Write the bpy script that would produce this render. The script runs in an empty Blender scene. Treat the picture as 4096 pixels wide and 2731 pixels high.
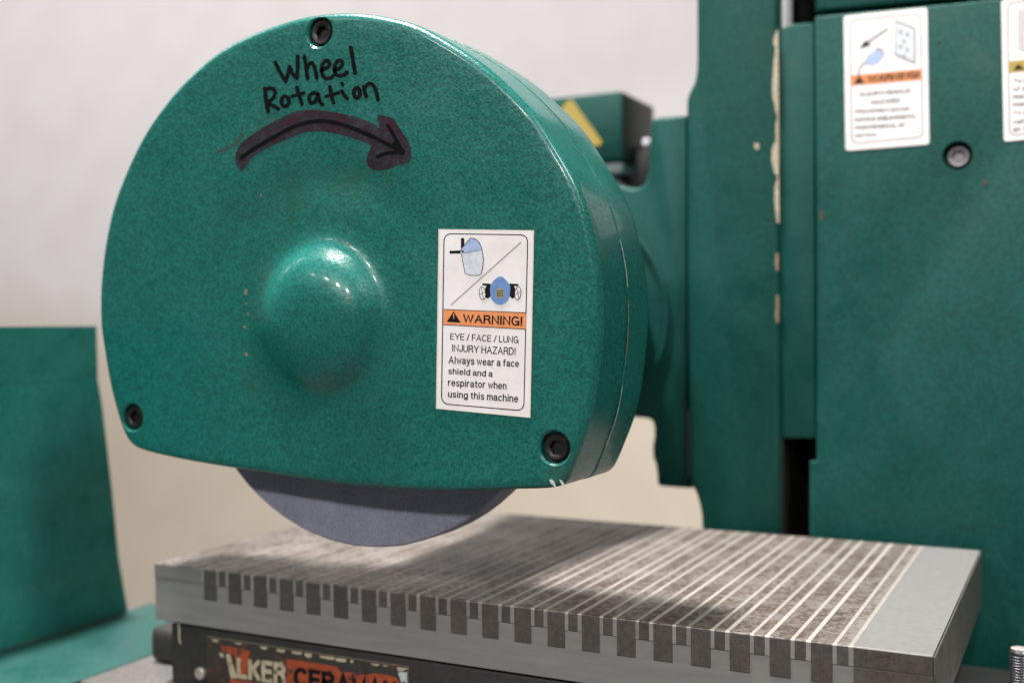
import bpy, bmesh, math, random
from mathutils import Vector
random.seed(7)
sc = bpy.context.scene
COL = sc.collection
Z0 = 1.25                      # height of the lens above the workshop floor

# ---------------------------------------------------------------- camera
FPX, CX, CY = 4525.4, 2048.0, 1365.5
TH, PH, RO = 0.467572, -0.015532, -0.006977
F = Vector((-math.sin(TH)*math.cos(PH), math.cos(TH)*math.cos(PH), math.sin(PH)))
R0 = Vector((math.cos(TH), math.sin(TH), 0)); U0 = R0.cross(F)
RR = math.cos(RO)*R0 + math.sin(RO)*U0
UU = -math.sin(RO)*R0 + math.cos(RO)*U0
cam_d = bpy.data.cameras.new('camera'); cam = bpy.data.objects.new('camera', cam_d); COL.objects.link(cam)
from mathutils import Matrix
cam.matrix_world = Matrix(((RR.x, UU.x, -F.x, 0), (RR.y, UU.y, -F.y, 0), (RR.z, UU.z, -F.z, Z0), (0, 0, 0, 1)))
cam_d.sensor_width = 36.0; cam_d.lens = FPX/4096*36.0
cam_d.clip_start = 0.02; cam_d.clip_end = 60
cam_d.dof.use_dof = True; cam_d.dof.focus_distance = 0.645
cam_d.dof.aperture_fstop = cam_d.lens/9.4
sc.camera = cam

# ---------------------------------------------------------------- world, lamps, exposure
w = bpy.data.worlds.new('World'); sc.world = w; w.use_nodes = True
bg = w.node_tree.nodes['Background']
bg.inputs[0].default_value = (1.0, 0.975, 0.972, 1); bg.inputs[1].default_value = 0.19
def lamp(name, loc, size, watts, col=(1, 0.965, 0.952), aim=(-0.42, 0.62, 0.0), spread=180):
    l = bpy.data.lights.new(name, 'AREA'); l.shape = 'DISK'; l.size = size; l.energy = watts; l.color = col; l.spread = math.radians(spread)
    o = bpy.data.objects.new(name, l); COL.objects.link(o)
    o.location = (loc[0], loc[1], loc[2]+Z0)
    d = Vector(aim) - Vector(loc)
    o.rotation_euler = d.to_track_quat('-Z', 'Y').to_euler()
    return o
lamp('high_bay_or_fill_lamp', (-0.98, 0.46, 2.9), 0.32, 108, spread=112)
for x, y, z, e in [(-3.3, -3.3, 2.55, 10), (-2.2, -3.8, 2.55, 28), (-1.0, -4.1, 2.55, 62), (0.4, -4.2, 2.55, 76), (1.9, -0.6, 2.6, 62)]:
    lamp('high_bay_or_fill_lamp', (x, y, z), 0.7 if x > 1 else 0.30, e)
for x in (-5.2, -3.4, -1.6):                 # unseen fill lamps added to brighten the back wall
    lamp('high_bay_or_fill_lamp', (x, 0.9, 2.8), 0.9, 31, aim=(x, 3.6, 0.1))
sc.view_settings.view_transform = 'Standard'; sc.view_settings.look = 'None'
sc.view_settings.exposure = 0.12; sc.view_settings.gamma = 1.0

# ---------------------------------------------------------------- measuring helpers (points on real planes of the machine)
def ray(px, py): return F + RR*((px-CX)/FPX) - UU*((py-CY)/FPX)
def atY(px, py, Y): r = ray(px, py); return r*(Y/r.y)
def atX(px, py, X): r = ray(px, py); return r*(X/r.x)
def atZ(px, py, Z): r = ray(px, py); return r*(Z/r.z)

# ---------------------------------------------------------------- materials
MAT = {}
class NT:
    def __init__(s, name):
        s.m = bpy.data.materials.new(name); s.m.use_nodes = True; s.t = s.m.node_tree
        s.b = s.t.nodes['Principled BSDF']; MAT[name] = s.m
    def n(s, typ, **kw):
        nd = s.t.nodes.new(typ)
        for k, v in kw.items():
            if k.startswith('i_'):
                key = k[2:]; key = int(key) if key.isdigit() else key.replace('_', ' ')
                nd.inputs[key].default_value = v
            else: setattr(nd, k, v)
        return nd
    def l(s, a, b): s.t.links.new(a, b)
    def pos(s, scale=(1, 1, 1)):
        g = s.n('ShaderNodeNewGeometry'); mp = s.n('ShaderNodeMapping'); mp.inputs['Scale'].default_value = scale
        s.l(g.outputs['Position'], mp.inputs[0]); return mp.outputs[0]
    def noise(s, vec, scale, detail=3, rough=0.55):
        nd = s.n('ShaderNodeTexNoise'); nd.inputs['Scale'].default_value = scale
        nd.inputs['Detail'].default_value = detail; nd.inputs['Roughness'].default_value = rough
        s.l(vec, nd.inputs['Vector']); return nd.outputs['Fac']
    def ramp(s, fac, stops):
        r = s.n('ShaderNodeValToRGB'); e = r.color_ramp.elements
        while len(e) < len(stops): e.new(0.5)
        for el, (p, c) in zip(e, stops):
            el.position = p; el.color = c if len(c) == 4 else (*c, 1)
        s.l(fac, r.inputs[0]); return r.outputs[0]
    def mix(s, fac, a, b, mode='MIX'):
        m = s.n('ShaderNodeMix', data_type='RGBA', blend_type=mode)
        for k, v in ((0, fac), (6, a), (7, b)):
            if hasattr(v, 'is_linked') or hasattr(v, 'links'): s.l(v, m.inputs[k])
            elif isinstance(v, (int, float)): m.inputs[k].default_value = v
            else: m.inputs[k].default_value = (*v, 1) if len(v) == 3 else v
        return m.outputs[2]
    def math(s, op, a, b=0.0, c=None):
        m = s.n('ShaderNodeMath', operation=op)
        for k, v in enumerate((a, b, c)):
            if v is None: continue
            if hasattr(v, 'links'): s.l(v, m.inputs[k])
            else: m.inputs[k].default_value = v
        return m.outputs[0]
    def blob(s, vec, c, r, soft):
        d = s.n('ShaderNodeVectorMath', operation='DISTANCE'); s.l(vec, d.inputs[0]); d.inputs[1].default_value = c
        mr = s.n('ShaderNodeMapRange', interpolation_type='SMOOTHSTEP'); s.l(d.outputs['Value'], mr.inputs[0])
        mr.inputs[1].default_value = r+soft; mr.inputs[2].default_value = max(0, r-soft)
        return mr.outputs[0]
    def bump(s, h, strength, dist):
        b = s.n('ShaderNodeBump'); b.inputs['Strength'].default_value = strength; b.inputs['Distance'].default_value = dist
        s.l(h, b.inputs['Height']); s.l(b.outputs[0], s.b.inputs['Normal'])
    def set(s, **kw):
        for k, v in kw.items():
            k = k.replace('_', ' ')
            if hasattr(v, 'links'): s.l(v, s.b.inputs[k])
            else: s.b.inputs[k].default_value = (*v, 1) if isinstance(v, tuple) and len(v) == 3 else v

def flat(name, col, rough=0.5, metal=0.0, noise=0.12, scale=400.0, spec=0.5):
    t = NT(name); p = t.pos(); f = t.noise(p, scale, 3)
    lo = tuple(c*(1-noise) for c in col); hi = tuple(min(1, c*(1+noise)) for c in col)
    t.set(Base_Color=t.ramp(f, [(0.3, lo), (0.7, hi)]), Roughness=rough, Metallic=metal, Specular_IOR_Level=spec)
    return t

def green(name, dark, light, grain=620.0, bumpd=0.00035, rough=0.26, stains=(), coat=0.25, dirt=0.22, spec=0.28):
    t = NT(name); p = t.pos()
    g1 = t.noise(p, grain, 4, 0.62); g2 = t.noise(p, 28.0, 4, 0.6); g3 = t.noise(p, grain*2.6, 2)
    base = t.ramp(g1, [(0.38, dark), (0.60, light)])
    speck = t.ramp(g3, [(0.30, (0.55, 0.55, 0.55)), (0.47, (1, 1, 1))])
    base = t.mix(0.5, base, speck, 'MULTIPLY')
    mott = t.ramp(g2, [(0.30, (0.80, 0.83, 0.80)), (0.66, (1.06, 1.05, 1.05))])
    base = t.mix(dirt*2, base, mott, 'MULTIPLY')
    grime = t.noise(p, 60.0, 6, 0.7)
    base = t.mix(t.math('MULTIPLY', t.ramp(grime, [(0.64, (0, 0, 0)), (0.80, (1, 1, 1))]), dirt), base, (0.025, 0.045, 0.030))
    for c, r, soft, col, amt in stains:
        m = t.math('MULTIPLY', t.blob(p, c, r, soft), t.ramp(t.noise(p, 60.0, 4, 0.6), [(0.30, (0, 0, 0)), (0.62, (1, 1, 1))]))
        base = t.mix(t.math('MULTIPLY', m, amt*0.65), base, col)
    t.set(Base_Color=base, Roughness=t.ramp(g2, [(0.3, (rough*0.78,)*3), (0.7, (rough*1.4,)*3)]), Coat_Weight=coat, Coat_Roughness=0.10, Specular_IOR_Level=spec)
    h = t.math('ADD', g1, t.math('MULTIPLY', t.noise(p, 180.0, 2), 1.2))
    t.bump(h, 0.55, bumpd)
    return t

HUBX, HUBZ = -0.4232, 0.0037
YC = 0.5764
def pz(px, py, Y=YC):
    v = atY(px, py, Y); return (v.x, v.y, v.z+Z0)
oil = (0.012, 0.060, 0.030); brown = (0.026, 0.058, 0.034)
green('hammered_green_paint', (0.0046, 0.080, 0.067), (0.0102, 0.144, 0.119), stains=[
    (pz(1440, 745), 0.013, 0.022, (0.018, 0.075, 0.030), 0.75), (pz(1180, 810), 0.012, 0.03, oil, 0.7),
    (pz(960, 900), 0.010, 0.028, oil, 0.6), (pz(1090, 500), 0.008, 0.014, brown, 0.7), (pz(1010, 560), 0.006, 0.012, brown, 0.6),
    (pz(1010, 1540), 0.005, 0.012, brown, 0.6), (pz(1560, 1700), 0.03, 0.03, oil, 0.25), (pz(2270, 1900), 0.010, 0.012, (0.06, 0.075, 0.05), 0.7),
    (pz(1065, 1100), 0.006, 0.010, (0.05, 0.062, 0.042), 0.6), (pz(1045, 1230), 0.006, 0.010, (0.05, 0.062, 0.042), 0.5)])
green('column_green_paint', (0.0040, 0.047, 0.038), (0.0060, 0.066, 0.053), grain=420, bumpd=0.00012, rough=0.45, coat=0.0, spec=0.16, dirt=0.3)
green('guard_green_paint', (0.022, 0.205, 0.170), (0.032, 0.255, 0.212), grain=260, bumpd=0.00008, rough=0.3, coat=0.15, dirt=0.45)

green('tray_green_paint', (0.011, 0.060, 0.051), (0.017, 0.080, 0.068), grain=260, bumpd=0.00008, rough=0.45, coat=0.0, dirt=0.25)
def white_label():
    t = NT('label_white'); p = t.pos(); f = t.noise(p, 70, 4)
    t.set(Base_Color=t.ramp(f, [(0.3, (0.72, 0.69, 0.68)), (0.65, (0.80, 0.77, 0.765))]), Roughness=0.32)
white_label()
flat('label_edge_yellowed', (0.62, 0.52, 0.38), 0.5)
flat('print_black', (0.008, 0.008, 0.009), 0.3, noise=0.3, spec=0.2)
flat('print_grey', (0.30, 0.28, 0.28), 0.5); flat('print_light_grey', (0.56, 0.60, 0.64), 0.45)
flat('print_pale_blue', (0.33, 0.42, 0.62), 0.4); flat('print_blue', (0.13, 0.24, 0.48), 0.4)
flat('print_orange', (0.74, 0.27, 0.10), 0.4); flat('print_faded_orange', (0.58, 0.20, 0.055), 0.45); flat('print_yellow', (0.37, 0.265, 0.03), 0.5)
flat('print_tan', (0.36, 0.30, 0.16), 0.5)
flat('marker_black', (0.004, 0.005, 0.005), 0.28, noise=0.4, spec=0.1)
t = NT('marker_purple'); p = t.pos(); f = t.noise(p, 190, 4, 0.7); f2 = t.noise(p, 700, 3)
c = t.ramp(f, [(0.36, (0.034, 0.036, 0.046)), (0.52, (0.025, 0.019, 0.027)), (0.62, (0.042, 0.012, 0.022))])
t.set(Base_Color=t.mix(0.5, c, t.ramp(f2, [(0.35, (0.45, 0.6, 0.6)), (0.6, (1.1, 1.0, 1.0))]), 'MULTIPLY'), Roughness=0.3, Specular_IOR_Level=0.2)
flat('primer_tan', (0.19, 0.145, 0.095), 0.7, noise=0.35, scale=900)
flat('filler_cream', (0.36, 0.315, 0.225), 0.7, noise=0.3, scale=300)
flat('chip_grey', (0.42, 0.46, 0.45), 0.6, noise=0.35, scale=900)
flat('chip_dark', (0.030, 0.030, 0.026), 0.6, noise=0.35)
flat('black_oxide_steel', (0.016, 0.015, 0.015), 0.38, metal=0.4, noise=0.5, scale=1500)
flat('socket_dark', (0.004, 0.004, 0.004), 0.6)
flat('grey_screw_steel', (0.23, 0.22, 0.23), 0.45, metal=0.7, noise=0.3, scale=600)
flat('rod_steel', (0.50, 0.47, 0.49), 0.4, metal=0.3)
flat('interior_black', (0.010, 0.009, 0.008), 0.7)
flat('motor_black', (0.018, 0.018, 0.018), 0.5)
flat('motor_alloy', (0.22, 0.28, 0.27), 0.5)
flat('pale_plastic', (0.6, 0.58, 0.62), 0.4)
t = NT('grinding_stone'); p = t.pos(); a = t.noise(p, 620, 5, 0.78); b = t.noise(p, 45, 5, 0.65)
c = t.ramp(a, [(0.3, (0.125, 0.129, 0.172)), (0.7, (0.285, 0.293, 0.370))])
t.set(Base_Color=t.mix(0.8, c, t.ramp(b, [(0.3, (0.74, 0.73, 0.73)), (0.7, (1.10, 1.10, 1.11))]), 'MULTIPLY'), Roughness=0.85); t.bump(a, 0.7, 0.0004)

def steel(name, lo, hi, rust_or_shade, rust_or_shade_pos, rough=(0.28, 0.5), scale=330.0, fade=None, metal=0.92, streak=(1, 1, 1)):
    t = NT(name); p = t.pos(); ps = t.pos(streak)
    a = t.noise(p, scale, 5, 0.72); b = t.noise(p, 26.0, 4, 0.6); s = t.noise(ps, 240.0, 3, 0.6)
    base = t.ramp(s, [(0.3, lo), (0.7, hi)])
    m = t.math('ADD', t.math('MULTIPLY', a, 0.72), t.math('MULTIPLY', b, 0.28))
    if fade:
        g = t.n('ShaderNodeSeparateXYZ'); t.l(p, g.inputs[0])
        mr = t.n('ShaderNodeMapRange'); t.l(t.math('ADD', g.outputs[0], t.math('MULTIPLY', t.math('SUBTRACT', b, 0.5), 0.10)), mr.inputs[0])
        mr.inputs[1].default_value, mr.inputs[2].default_value = fade; mr.inputs[3].default_value = 0.0; mr.inputs[4].default_value = 0.30
        m = t.math('SUBTRACT', m, mr.outputs[0])
    k = t.ramp(m, [(rust_or_shade_pos[0], (0, 0, 0)), (rust_or_shade_pos[1], (1, 1, 1))])
    base = t.mix(k, base, rust_or_shade)
    oi = t.n('ShaderNodeObjectInfo'); base = t.mix(1.0, base, t.ramp(oi.outputs['Random'], [(0.0, (0.86, 0.85, 0.84)), (1.0, (1.08, 1.07, 1.06))]), 'MULTIPLY')
    t.set(Base_Color=base, Metallic=t.math('MULTIPLY', metal, t.math('SUBTRACT', 1.0, t.math('MULTIPLY', k, 0.6))), Roughness=t.ramp(m, [(0.35, (rough[0],)*3), (0.62, (rough[1],)*3)]))
    t.bump(t.math('ADD', t.math('MULTIPLY', a, 0.6), s), 0.35, 0.00012)
steel('pole_top_steel', (0.170, 0.153, 0.141), (0.290, 0.264, 0.246), (0.060, 0.042, 0.030), (0.43, 0.54), (0.42, 0.55), scale=240, fade=(-0.120, -0.06), metal=0.35)
steel('end_top_steel', (0.205, 0.200, 0.197), (0.255, 0.250, 0.246), (0.085, 0.066, 0.052), (0.44, 0.58), (0.42, 0.55), scale=240, metal=0.3, fade=(-0.135, -0.085))
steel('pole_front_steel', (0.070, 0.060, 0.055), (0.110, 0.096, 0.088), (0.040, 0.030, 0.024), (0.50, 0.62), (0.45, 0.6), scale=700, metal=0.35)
steel('separator_metal', (0.35, 0.327, 0.292), (0.46, 0.430, 0.385), (0.14, 0.120, 0.095), (0.36, 0.58), (0.42, 0.52), metal=0.4, fade=(-0.42, -0.20))  # fade dulls the left strips, painting in the shadow that lies there
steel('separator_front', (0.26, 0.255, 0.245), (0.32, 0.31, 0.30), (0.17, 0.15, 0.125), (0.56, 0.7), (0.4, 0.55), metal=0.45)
steel('chuck_body_alloy', (0.210, 0.206, 0.198), (0.255, 0.250, 0.240), (0.16, 0.145, 0.12), (0.58, 0.74), (0.42, 0.55), metal=0.40, streak=(0.08, 0.08, 1))
steel('chuck_end_steel', (0.13, 0.12, 0.11), (0.19, 0.18, 0.165), (0.07, 0.06, 0.045), (0.46, 0.6), (0.4, 0.55), metal=0.6)
steel('table_steel', (0.16, 0.155, 0.15), (0.24, 0.23, 0.225), (0.09, 0.07, 0.06), (0.48, 0.62), (0.4, 0.55), metal=0.5)
flat('chuck_base_black', (0.020, 0.017, 0.015), 0.55, noise=0.35, scale=250)
flat('stud_steel', (0.10, 0.10, 0.11), 0.33, metal=0.85, noise=0.3); flat('stud_bright_end', (0.55, 0.50, 0.45), 0.4, metal=0.6, noise=0.3, scale=500)
t = NT('plate_worn_black'); p = t.pos(); f = t.noise(p, 120, 5, 0.65)
t.set(Base_Color=t.ramp(f, [(0.56, (0.028, 0.024, 0.020)), (0.62, (0.10, 0.030, 0.016)), (0.72, (0.12, 0.09, 0.06))]), Roughness=0.55)
t = NT('plate_orange'); p = t.pos(); f = t.noise(p, 130, 5, 0.65)
t.set(Base_Color=t.ramp(f, [(0.40, (0.33, 0.060, 0.018)), (0.57, (0.25, 0.045, 0.015)), (0.64, (0.05, 0.026, 0.018))]), Roughness=0.5)
t = NT('plate_cream'); p = t.pos(); f = t.noise(p, 160, 5, 0.65)
t.set(Base_Color=t.ramp(f, [(0.40, (0.44, 0.39, 0.27)), (0.60, (0.34, 0.29, 0.19)), (0.70, (0.06, 0.045, 0.03))]), Roughness=0.5)
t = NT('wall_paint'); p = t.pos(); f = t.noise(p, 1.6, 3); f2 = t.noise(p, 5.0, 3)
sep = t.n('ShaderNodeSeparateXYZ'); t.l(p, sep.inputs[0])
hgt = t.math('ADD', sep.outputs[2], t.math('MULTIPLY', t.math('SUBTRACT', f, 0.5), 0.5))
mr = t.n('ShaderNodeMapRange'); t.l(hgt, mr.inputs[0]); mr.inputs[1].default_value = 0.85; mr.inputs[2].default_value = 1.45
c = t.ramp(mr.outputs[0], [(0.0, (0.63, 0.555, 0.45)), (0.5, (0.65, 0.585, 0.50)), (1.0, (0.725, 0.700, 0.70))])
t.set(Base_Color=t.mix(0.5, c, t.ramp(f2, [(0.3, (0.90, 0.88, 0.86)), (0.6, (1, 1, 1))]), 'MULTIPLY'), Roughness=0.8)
flat('floor_concrete', (0.11, 0.108, 0.104), 0.6, noise=0.15, scale=3)

# ---------------------------------------------------------------- mesh helpers
BASE = {}
def thing(name, label, cat, base, group=None):
    o = bpy.data.objects.new(name, None); COL.objects.link(o); o.empty_display_size = 0.02
    o.location = (base[0], base[1], base[2]+Z0); o['label'] = label; o['category'] = cat
    if group: o['group'] = group
    BASE[o] = Vector(base); return o
def rootbase(o): return BASE[o]
def mesh_obj(name, verts, faces, mats, parent=None, smooth=None, midx=None, label=None, kind=None):
    b = BASE[parent] if parent else Vector((0, 0, -Z0))
    me = bpy.data.meshes.new(name)
    me.from_pydata([tuple(Vector(v)-b) for v in verts], [], faces); me.update()
    mats = mats if isinstance(mats, (list, tuple)) else [mats]
    for m in mats: me.materials.append(MAT[m])
    if midx:
        for pl, k in zip(me.polygons, midx): pl.material_index = k
    bm = bmesh.new(); bm.from_mesh(me)
    if smooth != 'keep': bmesh.ops.recalc_face_normals(bm, faces=bm.faces)
    bm.to_mesh(me); bm.free()
    if smooth:
        for pl in me.polygons: pl.use_smooth = True
        me.set_sharp_from_angle(angle=math.radians(38))
    o = bpy.data.objects.new(name, me); COL.objects.link(o)
    if parent: o.parent = parent; BASE[o] = b
    if label: o['label'] = label
    if kind: o['kind'] = kind
    return o
def bm_obj(name, bm, mats, parent=None, smooth=True, **kw):
    vs = [v.co.copy() for v in bm.verts]
    for i, v in enumerate(bm.verts): v.index = i
    fs = [[v.index for v in f.verts] for f in bm.faces]; mi = [f.material_index for f in bm.faces]
    bm.free(); return mesh_obj(name, vs, fs, mats, parent, smooth, mi, **kw)
def prism(outline, y0, y1, bevel=0.0, seg=3):          # outline of (x, z), extruded along y
    bm = bmesh.new()
    f = bm.faces.new([bm.verts.new((x, y0, z)) for x, z in outline])
    ret = bmesh.ops.extrude_face_region(bm, geom=[f])
    vs = [g for g in ret['geom'] if isinstance(g, bmesh.types.BMVert)]
    for v in vs: v.co.y = y1
    bmesh.ops.recalc_face_normals(bm, faces=bm.faces)
    if bevel:
        es = [e for e in bm.edges if all(abs(v.co.y-y0) < 1e-6 for v in e.verts)]
        bmesh.ops.bevel(bm, geom=es, offset=bevel, segments=seg, affect='EDGES', profile=0.5)
    return bm
def box(x0, x1, y0, y1, z0, z1, bevel=0.0, seg=2):
    bm = bmesh.new()
    vs = [bm.verts.new((x, y, z)) for x in (x0, x1) for y in (y0, y1) for z in (z0, z1)]
    for q in ((0, 1, 3, 2), (4, 6, 7, 5), (0, 4, 5, 1), (2, 3, 7, 6), (0, 2, 6, 4), (1, 5, 7, 3)): bm.faces.new([vs[i] for i in q])
    bmesh.ops.recalc_face_normals(bm, faces=bm.faces)
    if bevel: bmesh.ops.bevel(bm, geom=list(bm.edges), offset=bevel, segments=seg, affect='EDGES', profile=0.5)
    return bm
def lathe(profile, c, axis='Y', n=48, close=True):      # profile of (radius, along)
    vs, fs = [], []
    for r, h in profile:
        for i in range(n):
            a = 2*math.pi*i/n; p, q = r*math.cos(a), r*math.sin(a)
            vs.append(Vector(c) + (Vector((p, h, q)) if axis == 'Y' else Vector((p, q, h))))
    m = len(profile)
    for k in range(m-1):
        for i in range(n): fs.append((k*n+i, k*n+(i+1) % n, (k+1)*n+(i+1) % n, (k+1)*n+i))
    if close: fs.append(tuple(range(n))); fs.append(tuple((m-1)*n+i for i in range(n)))
    return vs, fs
def smooth_closed(pts, it=2):
    for _ in range(it):
        q = []
        for i in range(len(pts)):
            a, b = pts[i], pts[(i+1) % len(pts)]
            q.append((a[0]*.75+b[0]*.25, a[1]*.75+b[1]*.25)); q.append((a[0]*.25+b[0]*.75, a[1]*.25+b[1]*.75))
        pts = q
    return pts
def smooth_open(pts, it=2):
    for _ in range(it):
        q = [pts[0]]
        for a, b in zip(pts, pts[1:]):
            q.append((a[0]*.75+b[0]*.25, a[1]*.75+b[1]*.25)); q.append((a[0]*.25+b[0]*.75, a[1]*.25+b[1]*.75))
        q.append(pts[-1]); pts = q
    return pts

# flat print on a plane: every mark is a thin sheet a fraction of a millimetre proud of the surface under it
class Page:
    def __init__(s, Y, ox, oy, scale, parent, surf=None):
        s.surf = surf; s.Y, s.ox, s.oy, s.k, s.parent = Y, ox, oy, scale, parent; s.lift = 0.0
    def w(s, p, lift):
        v = atY(s.ox+p[0]*s.k, s.oy+p[1]*s.k, s.Y)
        y = s.surf(v.x, v.z) if s.surf else v.y
        return Vector((v.x, y-lift, v.z))
    def poly(s, name, pts, mat, lift, it=0, label=None):
        if it: pts = smooth_closed(pts, it)
        return mesh_obj(name, [s.w(p, lift) for p in pts], [tuple(range(len(pts)))], mat, s.parent, label=label)
    def ribbon_geo(s, strokes, lift, it=2):
        vs, fs = [], []
        for si, (pts, wd) in enumerate(strokes):
            closed = pts[0] == pts[-1] and len(pts) > 3
            pts = (smooth_closed(pts[:-1], it) if it else pts[:-1]) if closed else (smooth_open(pts, it) if it else pts)
            n = len(pts); L, Rr = [], []
            for i, p in enumerate(pts):
                a = pts[(i-1) % n] if (closed or i > 0) else p; b = pts[(i+1) % n] if (closed or i < n-1) else p
                dx, dy = b[0]-a[0], b[1]-a[1]; d = math.hypot(dx, dy) or 1; nx, ny = -dy/d, dx/d
                hw = wd/2*(1+0.07*math.sin(i*1.7+si))
                L.append((p[0]+nx*hw, p[1]+ny*hw)); Rr.append((p[0]-nx*hw, p[1]-ny*hw))
            lf = lift + (si % 7)*0.000006; o = len(vs)
            vs += [s.w(q, lf) for q in L] + [s.w(q, lf) for q in Rr]
            for i in range(n if closed else n-1): j = (i+1) % n; fs.append((o+i, o+j, o+n+j, o+n+i))
            if not closed:
                for end, q0, q1 in ((0, pts[0], pts[min(1, n-1)]), (n-1, pts[-1], pts[-2] if n > 1 else pts[-1])):
                    dx, dy = q0[0]-q1[0], q0[1]-q1[1]; base = math.atan2(dy, dx); oo = len(vs); cap = []
                    for k in range(1, 6):
                        a = base - math.pi/2 + math.pi*k/6
                        vs.append(s.w((q0[0]+wd/2*math.cos(a), q0[1]+wd/2*math.sin(a)), lf)); cap.append(oo+k-1)
                    A, B = (o+end, o+n+end)
                    # order the cap between whichever side lies first
                    pa = L[end]; first = (q0[0]+wd/2*math.cos(base-math.pi/2), q0[1]+wd/2*math.sin(base-math.pi/2))
                    if math.hypot(pa[0]-first[0], pa[1]-first[1]) < wd*0.5: fs.append(tuple([A]+cap+[B]))
                    else: fs.append(tuple([B]+cap+[A]))
        return vs, fs
    def ribbon(s, name, strokes, mat, lift, it=2, label=None):
        vs, fs = s.ribbon_geo(strokes, lift, it); return mesh_obj(name, vs, fs, mat, s.parent, label=label)
    def ellipse(s, name, c, rx, ry, mat, lift, rot=0.0, n=28, parent=None):
        pts = []
        for i in range(n):
            a = 2*math.pi*i/n; x, y = rx*math.cos(a), ry*math.sin(a)
            pts.append((c[0]+x*math.cos(rot)-y*math.sin(rot), c[1]+x*math.sin(rot)+y*math.cos(rot)))
        return s.poly(name, pts, mat, lift)
    def text(s, body, quad, mat, lift, bold=0.12, name='lettering', label=None):
        """upright grotesque lettering drawn as strokes; quad = top left, top right, bottom right, bottom left of the line's box"""
        strokes = []; x = 0.0
        for ch in body:
            if ch == ' ': x += 0.30; continue
            wd, polys = GLYPH[ch]
            for pl in polys: strokes.append([(x+a, b) for a, b in pl])
            x += wd + 0.14 + bold*0.7
        ys = [b for pl in strokes for a, b in pl]; hw = bold/2
        x0, x1, y0, y1 = -hw, x-0.14-bold*0.7+hw, min(ys)-hw, max(ys)+hw
        TL, TR, BR, BL = quad; vs, fs = [], []
        def put(p, lf):
            u = (p[0]-x0)/(x1-x0); q = 1-(p[1]-y0)/(y1-y0)
            t0 = (TL[0]+(TR[0]-TL[0])*u, TL[1]+(TR[1]-TL[1])*u); b0 = (BL[0]+(BR[0]-BL[0])*u, BL[1]+(BR[1]-BL[1])*u)
            return s.w((t0[0]+(b0[0]-t0[0])*q, t0[1]+(b0[1]-t0[1])*q), lf)
        for si, pl in enumerate(strokes):
            lf = lift + (si % 7)*0.000005; n = len(pl); o = len(vs); closed = pl[0] == pl[-1]
            if closed: pl = pl[:-1]; n -= 1
            L, Rr = [], []
            for i, p in enumerate(pl):
                a = pl[i-1] if (closed or i > 0) else None; b = pl[(i+1) % n] if (closed or i < n-1) else None
                d1 = None if a is None else (Vector(p)-Vector(a)).normalized(); d2 = None if b is None else (Vector(b)-Vector(p)).normalized()
                d1 = d1 or d2; d2 = d2 or d1; t = (d1+d2); t = t.normalized() if t.length > 1e-6 else d1
                m = max(0.45, t.dot(d1)); nx, ny = -t.y*hw/m, t.x*hw/m
                q = Vector(p)
                if a is None: q -= d1*hw*0.85
                if b is None: q += d1*hw*0.85
                L.append((q.x+nx, q.y+ny)); Rr.append((q.x-nx, q.y-ny))
            vs += [put(p, lf) for p in L]+[put(p, lf) for p in Rr]
            for i in range(n if closed else n-1): j = (i+1) % n; fs.append((o+i, o+j, o+n+j, o+n+i))
        return mesh_obj(name, vs, fs, mat, s.parent, label=label)
def arc(cx, cy, rx, ry, a0, a1, n=10): return [(cx+rx*math.cos(math.radians(a0+(a1-a0)*i/n)), cy+ry*math.sin(math.radians(a0+(a1-a0)*i/n))) for i in range(n+1)]
def ring(cx, cy, rx, ry, n=16): p = arc(cx, cy, rx, ry, 0, 360, n); p[-1] = p[0]; return p
XH = 0.72
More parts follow.
